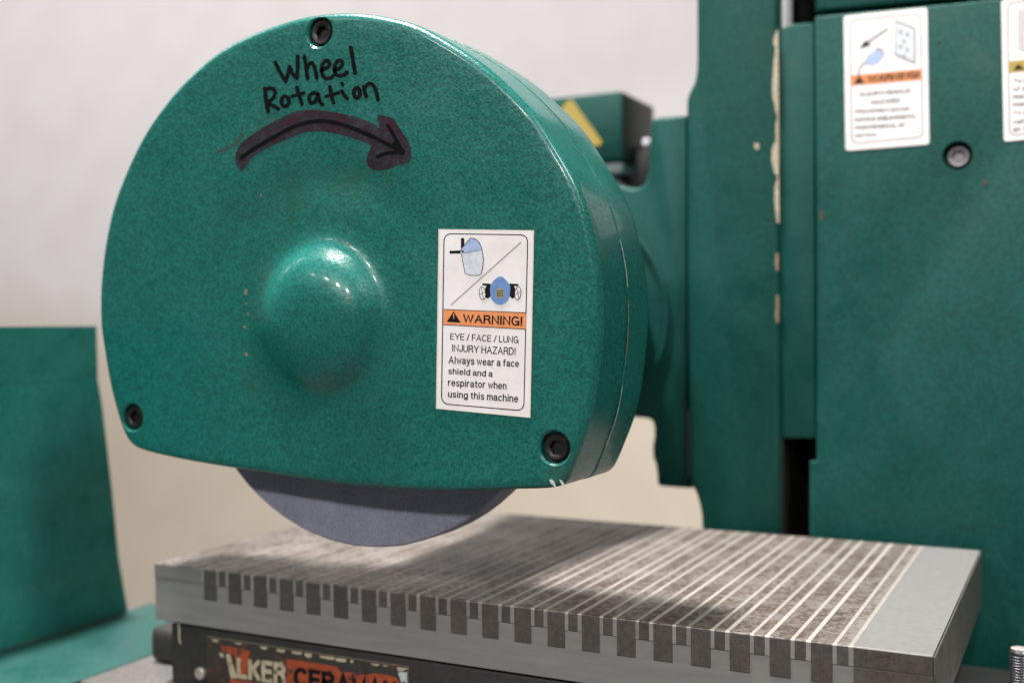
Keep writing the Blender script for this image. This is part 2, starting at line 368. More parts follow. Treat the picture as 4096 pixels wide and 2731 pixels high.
GLYPH = {
 'A': (0.70, [[(0, 0), (0.35, 1), (0.70, 0)], [(0.13, 0.34), (0.57, 0.34)]]),
 'C': (0.66, [arc(0.36, 0.5, 0.36, 0.5, 48, 312, 16)]),
 'D': (0.64, [[(0, 0), (0, 1), (0.28, 1)]+arc(0.28, 0.5, 0.36, 0.5, 90, -90)+[(0, 0)]]),
 'E': (0.54, [[(0.54, 1), (0, 1), (0, 0), (0.54, 0)], [(0, 0.52), (0.48, 0.52)]]),
 'F': (0.50, [[(0.50, 1), (0, 1), (0, 0)], [(0, 0.50), (0.44, 0.50)]]),
 'G': (0.70, [arc(0.36, 0.5, 0.36, 0.5, 48, 330, 16)+[(0.70, 0.45), (0.40, 0.45)], [(0.70, 0.40), (0.70, 0.02)]]),
 'H': (0.62, [[(0, 0), (0, 1)], [(0.62, 0), (0.62, 1)], [(0, 0.52), (0.62, 0.52)]]),
 'I': (0.06, [[(0.03, 0), (0.03, 1)]]),
 'J': (0.42, [[(0.42, 1), (0.42, 0.24)]+arc(0.21, 0.22, 0.21, 0.22, 0, -180, 8)+[(0, 0.30)]]),
 'K': (0.60, [[(0, 0), (0, 1)], [(0.58, 1), (0.02, 0.40)], [(0.20, 0.58), (0.60, 0)]]),
 'L': (0.48, [[(0, 1), (0, 0), (0.48, 0)]]),
 'M': (0.74, [[(0, 0), (0, 1), (0.37, 0.04), (0.74, 1), (0.74, 0)]]),
 'N': (0.62, [[(0, 0), (0, 1), (0.62, 0), (0.62, 1)]]),
 'O': (0.74, [ring(0.37, 0.5, 0.37, 0.5, 20)]),
 'R': (0.60, [[(0, 0), (0, 1), (0.34, 1)]+arc(0.34, 0.76, 0.24, 0.24, 90, -90, 8)+[(0, 0.52)], [(0.36, 0.52), (0.52, 0.40), (0.56, 0.14), (0.62, 0)]]),
 'S': (0.58, [arc(0.29, 0.75, 0.27, 0.25, 20, 200, 9)+[(0.12, 0.58), (0.46, 0.44)]+arc(0.29, 0.26, 0.29, 0.26, 30, -165, 9)]),
 'T': (0.60, [[(0, 1), (0.60, 1)], [(0.30, 1), (0.30, 0)]]),
 'U': (0.60, [[(0, 1), (0, 0.30)]+arc(0.30, 0.30, 0.30, 0.30, 180, 360, 10)+[(0.60, 1)]]),
 'W': (0.98, [[(0, 1), (0.25, 0), (0.49, 0.96), (0.73, 0), (0.98, 1)]]),
 'X': (0.64, [[(0, 1), (0.64, 0)], [(0, 0), (0.64, 1)]]),
 'Y': (0.66, [[(0, 1), (0.33, 0.42), (0.66, 1)], [(0.33, 0.42), (0.33, 0)]]),
 'Z': (0.58, [[(0, 1), (0.58, 1), (0, 0), (0.58, 0)]]),
 '!': (0.06, [[(0.03, 1), (0.03, 0.30)], [(0.03, 0.06), (0.03, 0.02)]]),
 '/': (0.34, [[(0, -0.02), (0.34, 1.02)]]), ',': (0.08, [[(0.06, 0.04), (0.05, -0.10), (0.01, -0.18)]]), '.': (0.06, [[(0.03, 0.05), (0.03, 0.01)]]),
 'a': (0.46, [arc(0.22, 0.52, 0.21, 0.20, 165, 20, 7)+[(0.43, 0.10), (0.48, 0)], [(0.43, 0.42), (0.20, 0.38)]+arc(0.17, 0.19, 0.17, 0.19, 100, 290, 8)+[(0.43, 0.20)]]),
 'b': (0.48, [[(0, 0), (0, 1)], ring(0.24, 0.36, 0.24, 0.36)]),
 'c': (0.44, [arc(0.24, 0.36, 0.24, 0.36, 45, 315, 12)]),
 'd': (0.48, [[(0.48, 0), (0.48, 1)], ring(0.24, 0.36, 0.24, 0.36)]),
 'e': (0.48, [[(0.02, 0.38), (0.48, 0.38)]+arc(0.24, 0.36, 0.24, 0.36, 8, 318, 14)]),
 'f': (0.30, [[(0.30, 1), (0.20, 0.99), (0.13, 0.90), (0.12, 0.75), (0.12, 0)], [(0, 0.68), (0.28, 0.68)]]),
 'g': (0.48, [[(0.48, XH), (0.48, -0.06)]+arc(0.25, -0.06, 0.23, 0.21, 0, -165, 8), ring(0.24, 0.36, 0.24, 0.36)]),
 'h': (0.44, [[(0, 0), (0, 1)], [(0, 0.44)]+arc(0.22, 0.48, 0.22, 0.24, 170, 0, 8)+[(0.44, 0)]]),
 'i': (0.06, [[(0.03, 0), (0.03, XH)], [(0.03, 0.99), (0.03, 0.95)]]),
 'j': (0.12, [[(0.10, XH), (0.10, -0.14), (0.05, -0.24), (-0.03, -0.26)], [(0.10, 0.99), (0.10, 0.95)]]),
 'l': (0.06, [[(0.03, 0), (0.03, 1)]]),
 'm': (0.74, [[(0, 0), (0, XH)], [(0, 0.48)]+arc(0.185, 0.52, 0.185, 0.20, 170, 0, 7)+[(0.37, 0)], [(0.37, 0.48)]+arc(0.555, 0.52, 0.185, 0.20, 170, 0, 7)+[(0.74, 0)]]),
 'n': (0.44, [[(0, 0), (0, XH)], [(0, 0.44)]+arc(0.22, 0.48, 0.22, 0.24, 170, 0, 8)+[(0.44, 0)]]),
 'o': (0.48, [ring(0.24, 0.36, 0.24, 0.36)]),
 'p': (0.48, [[(0, -0.28), (0, XH)], ring(0.24, 0.36, 0.24, 0.36)]),
 'r': (0.28, [[(0, 0), (0, XH)], [(0, 0.46), (0.08, 0.64), (0.18, 0.71), (0.28, 0.71)]]),
 's': (0.42, [arc(0.21, 0.54, 0.19, 0.18, 20, 205, 8)+[(0.12, 0.42), (0.32, 0.32)]+arc(0.21, 0.18, 0.21, 0.18, 30, -160, 8)]),
 't': (0.28, [[(0.13, 0.92), (0.13, 0.14), (0.17, 0.03), (0.28, 0.01)], [(0, 0.68), (0.28, 0.68)]]),
 'u': (0.44, [[(0, XH), (0, 0.24)]+arc(0.22, 0.24, 0.22, 0.24, 180, 350, 8), [(0.44, XH), (0.44, 0)]]),
 'v': (0.44, [[(0, XH), (0.22, 0), (0.44, XH)]]),
 'w': (0.68, [[(0, XH), (0.17, 0), (0.34, 0.68), (0.51, 0), (0.68, XH)]]),
 'y': (0.44, [[(0, XH), (0.22, 0.02)], [(0.44, XH), (0.18, -0.18), (0.10, -0.27), (0.01, -0.27)]]),
}
def lean(x0, x1, ya, yb, ha, hb=None):                   # text box: left top, right top, heights
    hb = ha if hb is None else hb; return ((x0, ya), (x1, yb), (x1, yb+hb), (x0, ya+ha))
def rounded_quad(c, r, n=6):
    out = []
    for i in range(4):
        p = Vector(c[i]); a = (Vector(c[i-1])-p).normalized()*r; b = (Vector(c[(i+1) % 4])-p).normalized()*r
        for k in range(n+1):
            t = k/n; out.append(tuple(p + a*(1-t)**2 + b*t**2))
    return out
def sticker(name, page, corners, r, thick, mat, label, parent):
    pts = rounded_quad(corners, r) if r else corners
    n = len(pts); fr = [page.w(p, thick) for p in pts]; bk = [page.w(p, -0.0001) for p in pts]
    return mesh_obj(name, fr+bk, [tuple(range(n)), tuple(range(2*n-1, n-1, -1))]+[(i, n+i, n+(i+1) % n, (i+1) % n) for i in range(n)], [mat, 'label_edge_yellowed'], parent,
                    midx=[0, 0]+[1]*n, label=label)
def chip(page, c, r, seed, stretch=(1, 1)):
    rnd = random.Random(seed); n = 9
    return [(c[0]+r*stretch[0]*(0.55+0.6*rnd.random())*math.cos(2*math.pi*i/n), c[1]+r*stretch[1]*(0.55+0.6*rnd.random())*math.sin(2*math.pi*i/n)) for i in range(n)]
def boolean_cut(obj, cutters):
    dg = None
    tmp = []
    for vs, fs in cutters:
        me = bpy.data.meshes.new('c'); me.from_pydata([tuple(v) for v in vs], [], fs)
        bm = bmesh.new(); bm.from_mesh(me); bmesh.ops.recalc_face_normals(bm, faces=bm.faces); bm.to_mesh(me); bm.free()
        co = bpy.data.objects.new('c', me); COL.objects.link(co); co.location = (0, 0, Z0); tmp.append(co)
        md = obj.modifiers.new('cut', 'BOOLEAN'); md.operation = 'DIFFERENCE'; md.solver = 'EXACT'; md.object = co
    bpy.context.view_layer.update(); dg = bpy.context.evaluated_depsgraph_get()
    me = bpy.data.meshes.new_from_object(obj.evaluated_get(dg)); obj.modifiers.clear(); old = obj.data; nm = old.name
    obj.data = me; bpy.data.meshes.remove(old); me.name = nm
    for c in tmp: m = c.data; bpy.data.objects.remove(c); bpy.data.meshes.remove(m)
    for pl in me.polygons: pl.use_smooth = True
    me.set_sharp_from_angle(angle=math.radians(35))
def hex_screw(parent, c, r, top, depth, mat='black_oxide_steel'):
    """socket head screw on an axis along y; c = (x, z), top = y of the head's face"""
    n = 36; rings = []; hexr = r*0.56
    def hx(a): k = (a % (math.pi/3)) - math.pi/6; return hexr*math.cos(math.pi/6)/math.cos(k)
    prof = [(lambda a: r, top+depth), (lambda a: r, top+r*0.16), (lambda a: r*0.86, top), (lambda a: r*0.66, top+0.0001), (hx, top+r*0.10), (hx, top+r*0.75)]
    vs, fs = [], []
    for fn, y in prof:
        for i in range(n): a = 2*math.pi*i/n+0.2; vs.append(Vector((c[0]+fn(a)*math.cos(a), y, c[1]+fn(a)*math.sin(a))))
    mi = []
    for k in range(len(prof)-1):
        for i in range(n): fs.append((k*n+i, k*n+(i+1) % n, (k+1)*n+(i+1) % n, (k+1)*n+i)); mi.append(0)
    fs.append(tuple((len(prof)-1)*n+i for i in range(n))); mi.append(1); fs.append(tuple(range(n))); mi.append(0)
    return mesh_obj('screw', vs, fs, [mat, 'socket_dark'], parent, smooth=True, midx=mi)

# ================================================================ SETTING
def sheet(name, vs, mat):
    o = mesh_obj(name, vs, [(0, 1, 2, 3)], mat); o['kind'] = 'structure'; return o
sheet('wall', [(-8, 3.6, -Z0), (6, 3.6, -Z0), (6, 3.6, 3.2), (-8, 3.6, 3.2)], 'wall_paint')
sheet('floor', [(-8, -4, -Z0), (6, -4, -Z0), (6, 3.6, -Z0), (-8, 3.6, -Z0)], 'floor_concrete')

ZT = -0.1741        # chuck top
YF, YB = 0.6218, 0.9237
XR, XL = -0.0697, -0.6100
ZTAB = -0.262

# ---- machine bed and table
bed = thing('machine_bed', 'green machine bed under the grinding table', 'machine bed', (-0.3, 0.76, -Z0))
bm_obj('bed_casting', box(-0.62, 0.10, 0.64, 1.34, -Z0, -0.345, 0.008), 'column_green_paint', bed)
tab = thing('grinding_table', 'worn grey steel table under the magnetic chuck beside the threaded stud', 'table', (-0.3, 0.76, -0.344))
bm_obj('table_slab', box(-0.665, 0.42, 0.60, 0.9225, -0.344, ZTAB, 0.002), 'table_steel', tab)

# ================================================================ COLUMN
YP = 0.950
col = thing('grinder_column', 'green painted column with stickers standing behind the steel chuck', 'column', (-0.2, 1.1, -0.344))
def ol(pts, Y): return [(atY(a, b, Y).x, atY(a, b, Y).z) for a, b in pts]
body_px = [(2784, -900), (2785, 150), (2785, 238), (2783, 285), (2776, 325), (2762, 355), (2750, 380), (2744, 410), (2744, 470), (2750, 1200), (2757, 1940), (2772, 1952), (2782, 1972), (2790, 1997), (2798, 2030), (2803, 2062), (2806, 2117), (2812, 2400), (2812, 2900), (3122, 2900), (3122, 1755), (3116, 890), (3109, 60), (3104, -900)]
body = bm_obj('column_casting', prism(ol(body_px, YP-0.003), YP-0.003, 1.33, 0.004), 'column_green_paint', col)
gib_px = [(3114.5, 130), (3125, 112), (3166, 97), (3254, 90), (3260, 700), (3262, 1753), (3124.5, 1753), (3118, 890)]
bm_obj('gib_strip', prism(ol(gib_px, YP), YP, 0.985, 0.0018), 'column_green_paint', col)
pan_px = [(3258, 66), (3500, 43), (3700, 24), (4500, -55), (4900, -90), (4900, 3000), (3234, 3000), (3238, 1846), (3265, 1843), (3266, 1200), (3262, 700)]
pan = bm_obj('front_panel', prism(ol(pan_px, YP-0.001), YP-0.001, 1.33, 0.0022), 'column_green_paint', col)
xl_ = atY(3122, 1755, YP-0.003).x
bm_obj('slot_shade_sheet', box(xl_+0.0002, xl_+0.0012, YP-0.001, 1.0495, -0.343, atY(3122, 1756, YP).z), 'interior_black', col)  # thin black sheet over the green side paints shade into the gap
bm_obj('recess_back', box(-0.245, -0.185, 1.05, 1.06, -0.40, 0.42), 'interior_black', col)
up_px = [(3258, -700), (5000, -700), (5000, -122), (4500, -75), (3700, 5), (3500, 25), (3258, 48)]
bm_obj('upper_cover', prism(ol(up_px, YP+0.001), YP+0.001, 1.30, 0.003), 'column_green_paint', col)
# way rod and screw in the slot above the gib
xr = atY(3138, 40, 0.968).x
vs, fs = lathe([(0.0068, 0.225), (0.0068, 0.60)], (xr, 0.968, 0), 'Z', 32); mesh_obj('way_rod', vs, fs, 'rod_steel', col, smooth=True)
prof = []
z = 0.20
while z < 0.42:
    prof += [(0.0095, z), (0.0085, z+0.0012)]; z += 0.0024
vs, fs = lathe(prof, (atY(3212, 40, 1.01).x, 1.01, 0), 'Z', 28); mesh_obj('lead_screw', vs, fs, 'motor_black', col, smooth=False)
# panel screw in its counterbore
bc = atY(3830, 622, YP-0.001)
boolean_cut(pan, [lathe([(0.0113, YP-0.02), (0.0113, YP+0.010)], (bc.x, 0, bc.z), 'Y', 40)])
hex_screw(col, (bc.x, bc.z), 0.0086, YP+0.0060, 0.0038, 'grey_screw_steel')
# cream filler showing where the paint broke off along the column edge
pg = Page(YP-0.003, 0, 0, 1.0, col)
fl = [(3112, 118), (3100, 128), (3094, 145), (3086, 160), (3087, 178), (3096, 190), (3095, 215), (3088, 250), (3084, 300), (3080, 345), (3082, 390), (3094, 420), (3100, 452), (3106, 458), (3112, 452), (3113, 300)]
pg.poly('chipped_filler', [(3113-(3113-a)*0.72, b) for a, b in fl], 'filler_cream', 0.0003)
pg.poly('chipped_filler', [(3108, 474), (3103, 500), (3102, 540), (3105, 565), (3096, 575), (3088, 600), (3087, 640), (3092, 670), (3100, 695), (3110, 706), (3115, 700), (3114, 580)], 'filler_cream', 0.0003)
pg.poly('chipped_filler', [(3107, 722), (3100, 745), (3098, 800), (3103, 850), (3108, 890), (3114, 893), (3116, 800), (3115, 725)], 'filler_cream', 0.0003)
pg.poly('paint_chip', chip(pg, (3028, 586), 15, 3, (0.8, 1.2)), 'filler_cream', 0.0003)
pg2 = Page(YP-0.001, 0, 0, 1.0, col)
pg2.poly('paint_chip', chip(pg2, (3287, 858), 13, 5, (0.8, 2.0)), 'chip_dark', 0.0003)
pg2.poly('paint_chip', chip(pg2, (3942, 730), 14, 8, (1.0, 1.4)), 'chip_dark', 0.0003)
pg2.poly('paint_chip', chip(pg2, (3755, 165), 8, 9), 'chip_dark', 0.0003)
pg.poly('chipped_filler', [(3104, 1010), (3100, 1050), (3106, 1085), (3114, 1080), (3114, 1015)], 'primer_tan', 0.0003)
pg.poly('chipped_filler', [(3105, 1180), (3104, 1230), (3100, 1260), (3107, 1295), (3115, 1285), (3116, 1185)], 'primer_tan', 0.0003)
pg.ribbon('filler_line', [([(3110, 130), (3111, 300), (3112, 470), (3112, 700), (3114, 890)], 7)], 'filler_cream', 0.00022)
# seam scuffs on the head joint
pg.ribbon('seam_scuff', [([(2754, 1640), (2755, 1720), (2757, 1900)], 4)], 'chip_dark', 0.0003)

# ---- sticker: disconnect power
st = None
K2 = 756/1852
pA = Page(YP-0.001, 3340, 0, K2, col)
st = sticker('warning_sticker', pA, [(85, 160), (905, 75), (925, 1415), (105, 1480)], 34, 0.0004, 'label_white', 'white warning sticker with plug and outlet drawing on orange band', col)
pA.parent = st
L1, L2, L3, L4 = 0.00046, 0.00052, 0.00058, 0.00064
brd = rounded_quad([(150, 205), (838, 140), (862, 1345), (165, 1408)], 62); brd.append(brd[0])
pA.ribbon('border_line', [(brd, 16)], 'print_grey', L1, it=0)
pA.poly('orange_band', [(150, 745), (848, 678), (850, 785), (150, 845)], 'print_faded_orange', L2)
pA.poly('alert_triangle', [(185, 826), (237, 748), (290, 816)], 'print_black', L3)
pA.text('WARNING!', lean(325, 825, 745, 697, 66), 'print_black', L3, 0.21)
pA.text('INJURY/SHOCK', lean(245, 742, 908, 868, 44), 'print_black', L2, 0.17)
pA.text('HAZARD!', lean(350, 636, 984, 963, 44), 'print_black', L2, 0.17)
pA.text('Disconnect power', lean(198, 738, 1072, 1040, 54), 'print_black', L2, 0.16)
pA.text('before adjustments,', lean(198, 796, 1150, 1112, 56), 'print_black', L2, 0.16)
pA.text('maintenance, or', lean(198, 688, 1228, 1198, 52), 'print_black', L2, 0.16)
pA.text('service.', lean(198, 418, 1308, 1296, 40), 'print_black', L2, 0.16)
pA.ribbon('arrow_shaft', [([(510, 290), (330, 410)], 30)], 'print_grey', L2, it=0)
pA.poly('arrow_head', [(236, 482), (300, 398), (352, 444)], 'print_black', L3)
pA.ellipse('plug', (385, 572), 92, 62, 'print_pale_blue', L2, -0.55)
pA.ellipse('plug_cap', (440, 520), 42, 58, 'print_grey', L1, -0.55)
pA.ribbon('cord', [([(305, 615), (260, 640), (236, 690), (230, 745)], 22)], 'print_grey', L2)
pA.poly('outlet_plate', [(590, 195), (795, 275), (795, 640), (585, 552)], 'print_grey', L1)
pA.poly('outlet_face', [(602, 225), (775, 292), (775, 605), (600, 530)], 'print_light_grey', L2)
for q, (a, b) in enumerate([(645, 320), (710, 345), (680, 410), (645, 465), (712, 492), (680, 555)]): pA.ellipse('outlet_slot', (a, b), 14, 26, 'print_grey', L3)
# ---- sticker: caution, cut by the picture edge
pB = Page(YP-0.001, 3340, 0, K2, col)
st2 = sticker('caution_sticker', pB, [(1628, 8), (2450, -72), (2478, 1305), (1655, 1390)], 34, 0.0004, 'label_white', 'white caution sticker with yellow band at the panel edge', col)
pB.parent = st2
brd = rounded_quad([(1692, 35), (2395, -32), (2415, 1262), (1712, 1330)], 62); brd.append(brd[0])
pB.ribbon('border_line', [(brd, 16)], 'print_grey', L1, it=0)
pB.poly('yellow_band', [(1704, 604), (2404, 536), (2406, 650), (1708, 718)], 'print_yellow', L2)
pB.poly('alert_triangle', [(1742, 692), (1797, 630), (1858, 682)], 'print_black', L3)
for x in (1800, 1822, 1844, 1866): pB.ribbon('manual_line', [([(x, 100+(x-1800)*-0.1), (x, 495+(x-1800)*0.5), ], 10)], 'print_grey', L2, it=0)
for body_t, y, wd in (('To reduce', 775, 330), ('of serious', 852, 330), ('machine', 928, 290), ('manual', 1003, 240), ('To prevent', 1090, 360), ('call', 1172, 105), ('go to', 1250, 160)):
    pB.text(body_t, lean(1745, 1745+wd, y, y-wd*0.085, 46), 'print_black', L2, 0.15)

# ================================================================ SPINDLE HEAD
YH = 0.957
hd = col
head_px = [(2744.5, 461), (2640, 466), (2614, 474), (2602, 492), (2598, 530), (2594, 620), (2590, 695), (2578, 730), (2556, 748), (2525, 752), (2490, 742), (2300, 738), (2100, 760), (2000, 900), (1980, 1300), (2060, 1580), (2200, 1662), (2546, 1669), (2590, 1674), (2608, 1686), (2614, 1712), (2614, 1745), (2607, 1785), (2609, 1830), (2620, 1858), (2624, 1890), (2626, 1930), (2636, 1945), (2757.5, 1954), (2751, 1200)]
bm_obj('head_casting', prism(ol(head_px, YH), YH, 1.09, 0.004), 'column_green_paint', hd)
vs, fs = lathe([(0.036, 0.664), (0.050, 0.668), (0.052, 0.72), (0.056, 0.80), (0.070, 0.86), (0.076, 0.9565)], (HUBX, 0, HUBZ), 'Y', 72)
mesh_obj('spindle_housing', vs, fs, 'column_green_paint', hd, smooth=True)
fx = atY(2662, 1200, 0.945)
vs, fs = lathe([(fx.x-HUBX-0.004, 0.9565), (fx.x-HUBX-0.004, 0.9535), (fx.x-HUBX-0.001, 0.9530), (fx.x-HUBX, 0.9538), (fx.x-HUBX, 0.9568)][::-1], (HUBX, 0, HUBZ+0.004), 'Y', 96)
mesh_obj('round_flange', vs, fs, 'column_green_paint', hd, smooth=True)

# ---- motor with terminal box behind the head
YM = 1.12
mo = thing('spindle_motor', 'dark green motor terminal box with yellow triangle behind the wheel guard', 'motor', (-0.48, 1.2, 0.02))
a = atY(2490, 362, YM); b = atY(2495, 640, YM)
xa = atY(2150, 395, YM).x
mbx = bm_obj('terminal_box', box(xa, a.x, YM, YM+0.10, b.z, a.z, 0.004), ['column_green_paint', 'motor_black'], mo)
for pl in mbx.data.polygons:
    if pl.normal.x > 0.9: pl.material_index = 1  # right side of the green box blackened, shade put into the colour
bm_obj('box_collar', box(xa+0.01, a.x-0.004, YM+0.008, YM+0.095, b.z-0.012, b.z-0.0005, 0.002), 'motor_alloy', mo)
prof = []
for k in range(7): y = YM+0.0+k*0.028; prof += [(0.070, y), (0.070, y+0.018), (0.064, y+0.019), (0.064, y+0.027)]
vs, fs = lathe(prof, (HUBX-0.055, 0, b.z-0.086), 'Y', 60); mesh_obj('motor_body', vs, fs, 'motor_alloy', mo, smooth=True)
bm_obj('end_bell', prism([(HUBX-0.055+0.076*math.cos(i*math.pi/24), b.z-0.086+0.076*math.sin(i*math.pi/24)) for i in range(48)], YM-0.027, YM-0.001, 0.004), 'motor_black', mo)
f0 = atY(2380, 600, 1.16); f1 = atY(2600, 770, 1.16)
bm_obj('motor_flange', box(f0.x, f1.x, 1.16, 1.23, f1.z, f0.z, 0.006), 'motor_black', mo)
pm = Page(YM, 0, 0, 1.0, mo)
tri = sticker('hazard_triangle', pm, [(2272, 400), (2288, 402), (2408, 568), (2402, 582), (2150, 604), (2146, 592)], 0, 0.0006, 'print_yellow', 'yellow triangular hazard sticker', mo)
pm.parent = tri
pm.ribbon('triangle_line', [([(2276, 436), (2374, 566), (2190, 582), (2276, 436)], 9)], 'print_tan', 0.0009, it=0)
q = atY(2590, 572, 1.10)
vs, fs = lathe([(0.0030, 1.094), (0.0042, 1.096), (0.0042, 1.118)], (q.x, 0, q.z), 'Y', 20); mesh_obj('cable_gland', vs, fs, 'pale_plastic', mo, smooth=True)

# ================================================================ WHEEL GUARD
gd = thing('wheel_guard', 'teal green wheel guard with handwritten rotation arrow over the grinding wheel', 'wheel guard', (HUBX, 0.61, -0.112))
outl_px = [(1600, 77), (1689, 107), (1750, 140), (1856, 202), (1957, 274), (2036, 346), (2106, 416), (2150, 466), (2187, 527), (2230, 595), (2290, 696), (2326, 774), (2356, 863), (2375, 939), (2392, 1022), (2404, 1100), (2410, 1207), (2410, 1296), (2405, 1385), (2394, 1481), (2382, 1580), (2366, 1665), (2351, 1712), (2334, 1761), (2314, 1810), (2294, 1862), (2276, 1905), (2264, 1928), (2240, 1945), (2200, 1952), (2150, 1955), (2055, 1956), (1950, 1960), (1876, 1964), (1757, 1963), (1638, 1959), (1519, 1951), (1400, 1942), (1270, 1925), (1131, 1904), (940, 1874), (774, 1847), (655, 1822), (575, 1802), (535, 1785), (511, 1760), (493, 1724), (469, 1654), (439, 1537), (417, 1406), (403, 1310), (400, 1240), (401, 1160), (407, 1079), (419, 985), (430, 925), (447, 845), (471, 770), (505, 685), (546, 595), (588, 518), (642, 440), (707, 357), (778, 286), (862, 214), (945, 164), (1046, 119), (1153, 83), (1231, 64), (1302, 54), (1391, 50), (1481, 55)]
outl = [(atY(a, b, YC+0.002).x, atY(a, b, YC+0.002).z) for a, b in outl_px]
outl = smooth_closed(outl, 2)
NA = 420
def radial(outline, n):
    out = []
    for i in range(n):
        a = 2*math.pi*i/n; d = (math.cos(a), math.sin(a)); best = 0
        for k in range(len(outline)):
            p, q = outline[k], outline[(k+1) % len(outline)]
            px_, pz_ = p[0]-HUBX, p[1]-HUBZ; ex, ez = q[0]-p[0], q[1]-p[1]
            den = d[0]*ez - d[1]*ex
            if abs(den) < 1e-12: continue
            tt = (px_*ez - pz_*ex)/den; uu = (px_*d[1] - pz_*d[0])/den
            if tt > 0 and -1e-6 <= uu <= 1+1e-6: best = max(best, tt)
        out.append(best)
    return out
RAD = radial(outl, NA)
DH, DR = 0.0172, 0.0455; RS = (DR**2+DH**2)/(2*DH)
def face_y(r, a):
    q = min(r/DR, 3.0); cap = DH*(1-q**4)**0.80 if q < 1 else -DH*1.2*(q-1)
    k = 0.0070; hh = max(k-abs(cap), 0)/k; h = max(cap, 0) + hh*hh*k*0.25
    y = -h
    y += 0.0011*math.exp(-((r-0.088)/0.013)**2)*max(0.0, math.sin(a+0.25))**1.2       # shallow ring pressed into the casting
    pass
    return YC + y
def on_face(x, z): return face_y(math.hypot(x-HUBX, z-HUBZ), math.atan2(z-HUBZ, x-HUBX))
FIL = 0.0050; YS = YC+0.0392
rings = [0.0] + [0.004*k for k in range(1, 17)]
vs, fs = [Vector((HUBX, face_y(0, 0), HUBZ))], []
rows = []
def addrow(fn):
    o = len(vs)
    for i in range(NA):
        a = 2*math.pi*i/NA; r, y = fn(i, a); vs.append(Vector((HUBX+r*math.cos(a), y, HUBZ+r*math.sin(a))))
    rows.append(o)
for r in rings[1:]: addrow(lambda i, a, r=r: (r, face_y(r, a)))
M = 16
for k in range(1, M+1): addrow(lambda i, a, k=k: (0.064+(RAD[i]-FIL-0.064)*k/M, face_y(0.064+(RAD[i]-FIL-0.064)*k/M, a)))
for k in range(1, 9):
    al = k/8*math.pi/2; addrow(lambda i, a, al=al: (RAD[i]-FIL+FIL*math.sin(al), face_y(RAD[i]-FIL, a)+FIL*(1-math.cos(al))))
for y in (0.012, 0.022, 0.032): addrow(lambda i, a, y=y: (RAD[i]+y*0.006, YC+y))
addrow(lambda i, a: (RAD[i]+0.0002, YS-0.0006)); addrow(lambda i, a: (RAD[i]-0.0006, YS))
addrow(lambda i, a: (RAD[i]-0.006, YS)); addrow(lambda i, a: (RAD[i]-0.006, YC+0.0085))
addrow(lambda i, a: (0.05, YC+0.0085))
for i in range(NA): fs.append((0, rows[0]+i, rows[0]+(i+1) % NA))
for p, q in zip(rows, rows[1:]):
    for i in range(NA): fs.append((p+i, q+i, q+(i+1) % NA, p+(i+1) % NA))
fs.append(tuple(rows[-1]+i for i in range(NA)))
fc = mesh_obj('front_cover', vs, fs, 'hammered_green_paint', gd, smooth=True)
screws = [(1277, 129), (528, 1668), (2217, 1790)]
cut = []
for a, b in screws:
    v = atY(a, b, YC); cut.append(lathe([(0.0112, YC-0.03), (0.0110, YC-0.0006), (0.0091, YC+0.0012), (0.0090, YC+0.0052)], (v.x, 0, v.z), 'Y', 44))
boolean_cut(fc, cut)
for a, b in screws:
    v = atY(a, b, YC); hex_screw(gd, (v.x+0.0004, v.z), 0.0079, YC+0.0012, 0.0038)
# rear half of the guard: band round the wheel, open at the bottom, with a back plate
YS2, YE = YS+0.0009, YC+0.0805
vs, fs = [], []
prof = [(-0.0006, YS2), (0.0006, YS2+0.0008), (0.0007, YE-0.010), (-0.0006, YE-0.004), (-0.004, YE-0.001), (-0.010, YE), (-0.010, YE-0.006), (-0.0065, YE-0.008), (-0.0065, YS2)]
idx = []
for i in range(NA):
    a = 2*math.pi*i/NA; x = HUBX+RAD[i]*math.cos(a)
    zz = RAD[i]*math.sin(a)
    idx.append(not (zz < -0.085 and -0.112 < RAD[i]*math.cos(a) < 0.110))
i0 = next(i for i in range(NA) if idx[i] and not idx[i-1])
seq = [(i0+k) % NA for k in range(NA) if idx[(i0+k) % NA]]
for i in seq:
    a = 2*math.pi*i/NA
    for dr, y in prof: vs.append(Vector((HUBX+(RAD[i]+dr)*math.cos(a), y, HUBZ+(RAD[i]+dr)*math.sin(a))))
m = len(prof)
for k in range(len(seq)-1):
    for j in range(m): fs.append((k*m+j, k*m+(j+1) % m, (k+1)*m+(j+1) % m, (k+1)*m+j))
fs.append(tuple(range(m))); fs.append(tuple((len(seq)-1)*m+j for j in range(m)))
mesh_obj('rear_housing', vs, fs, 'hammered_green_paint', gd, smooth=True)
bpo = [(HUBX+(RAD[i]-0.0105)*math.cos(2*math.pi*i/NA), HUBZ+(RAD[i]-0.0105)*math.sin(2*math.pi*i/NA)) for i in range(0, NA, 2)]
bm_obj('back_plate', prism(bpo, YE-0.006, YE), 'hammered_green_paint', gd)
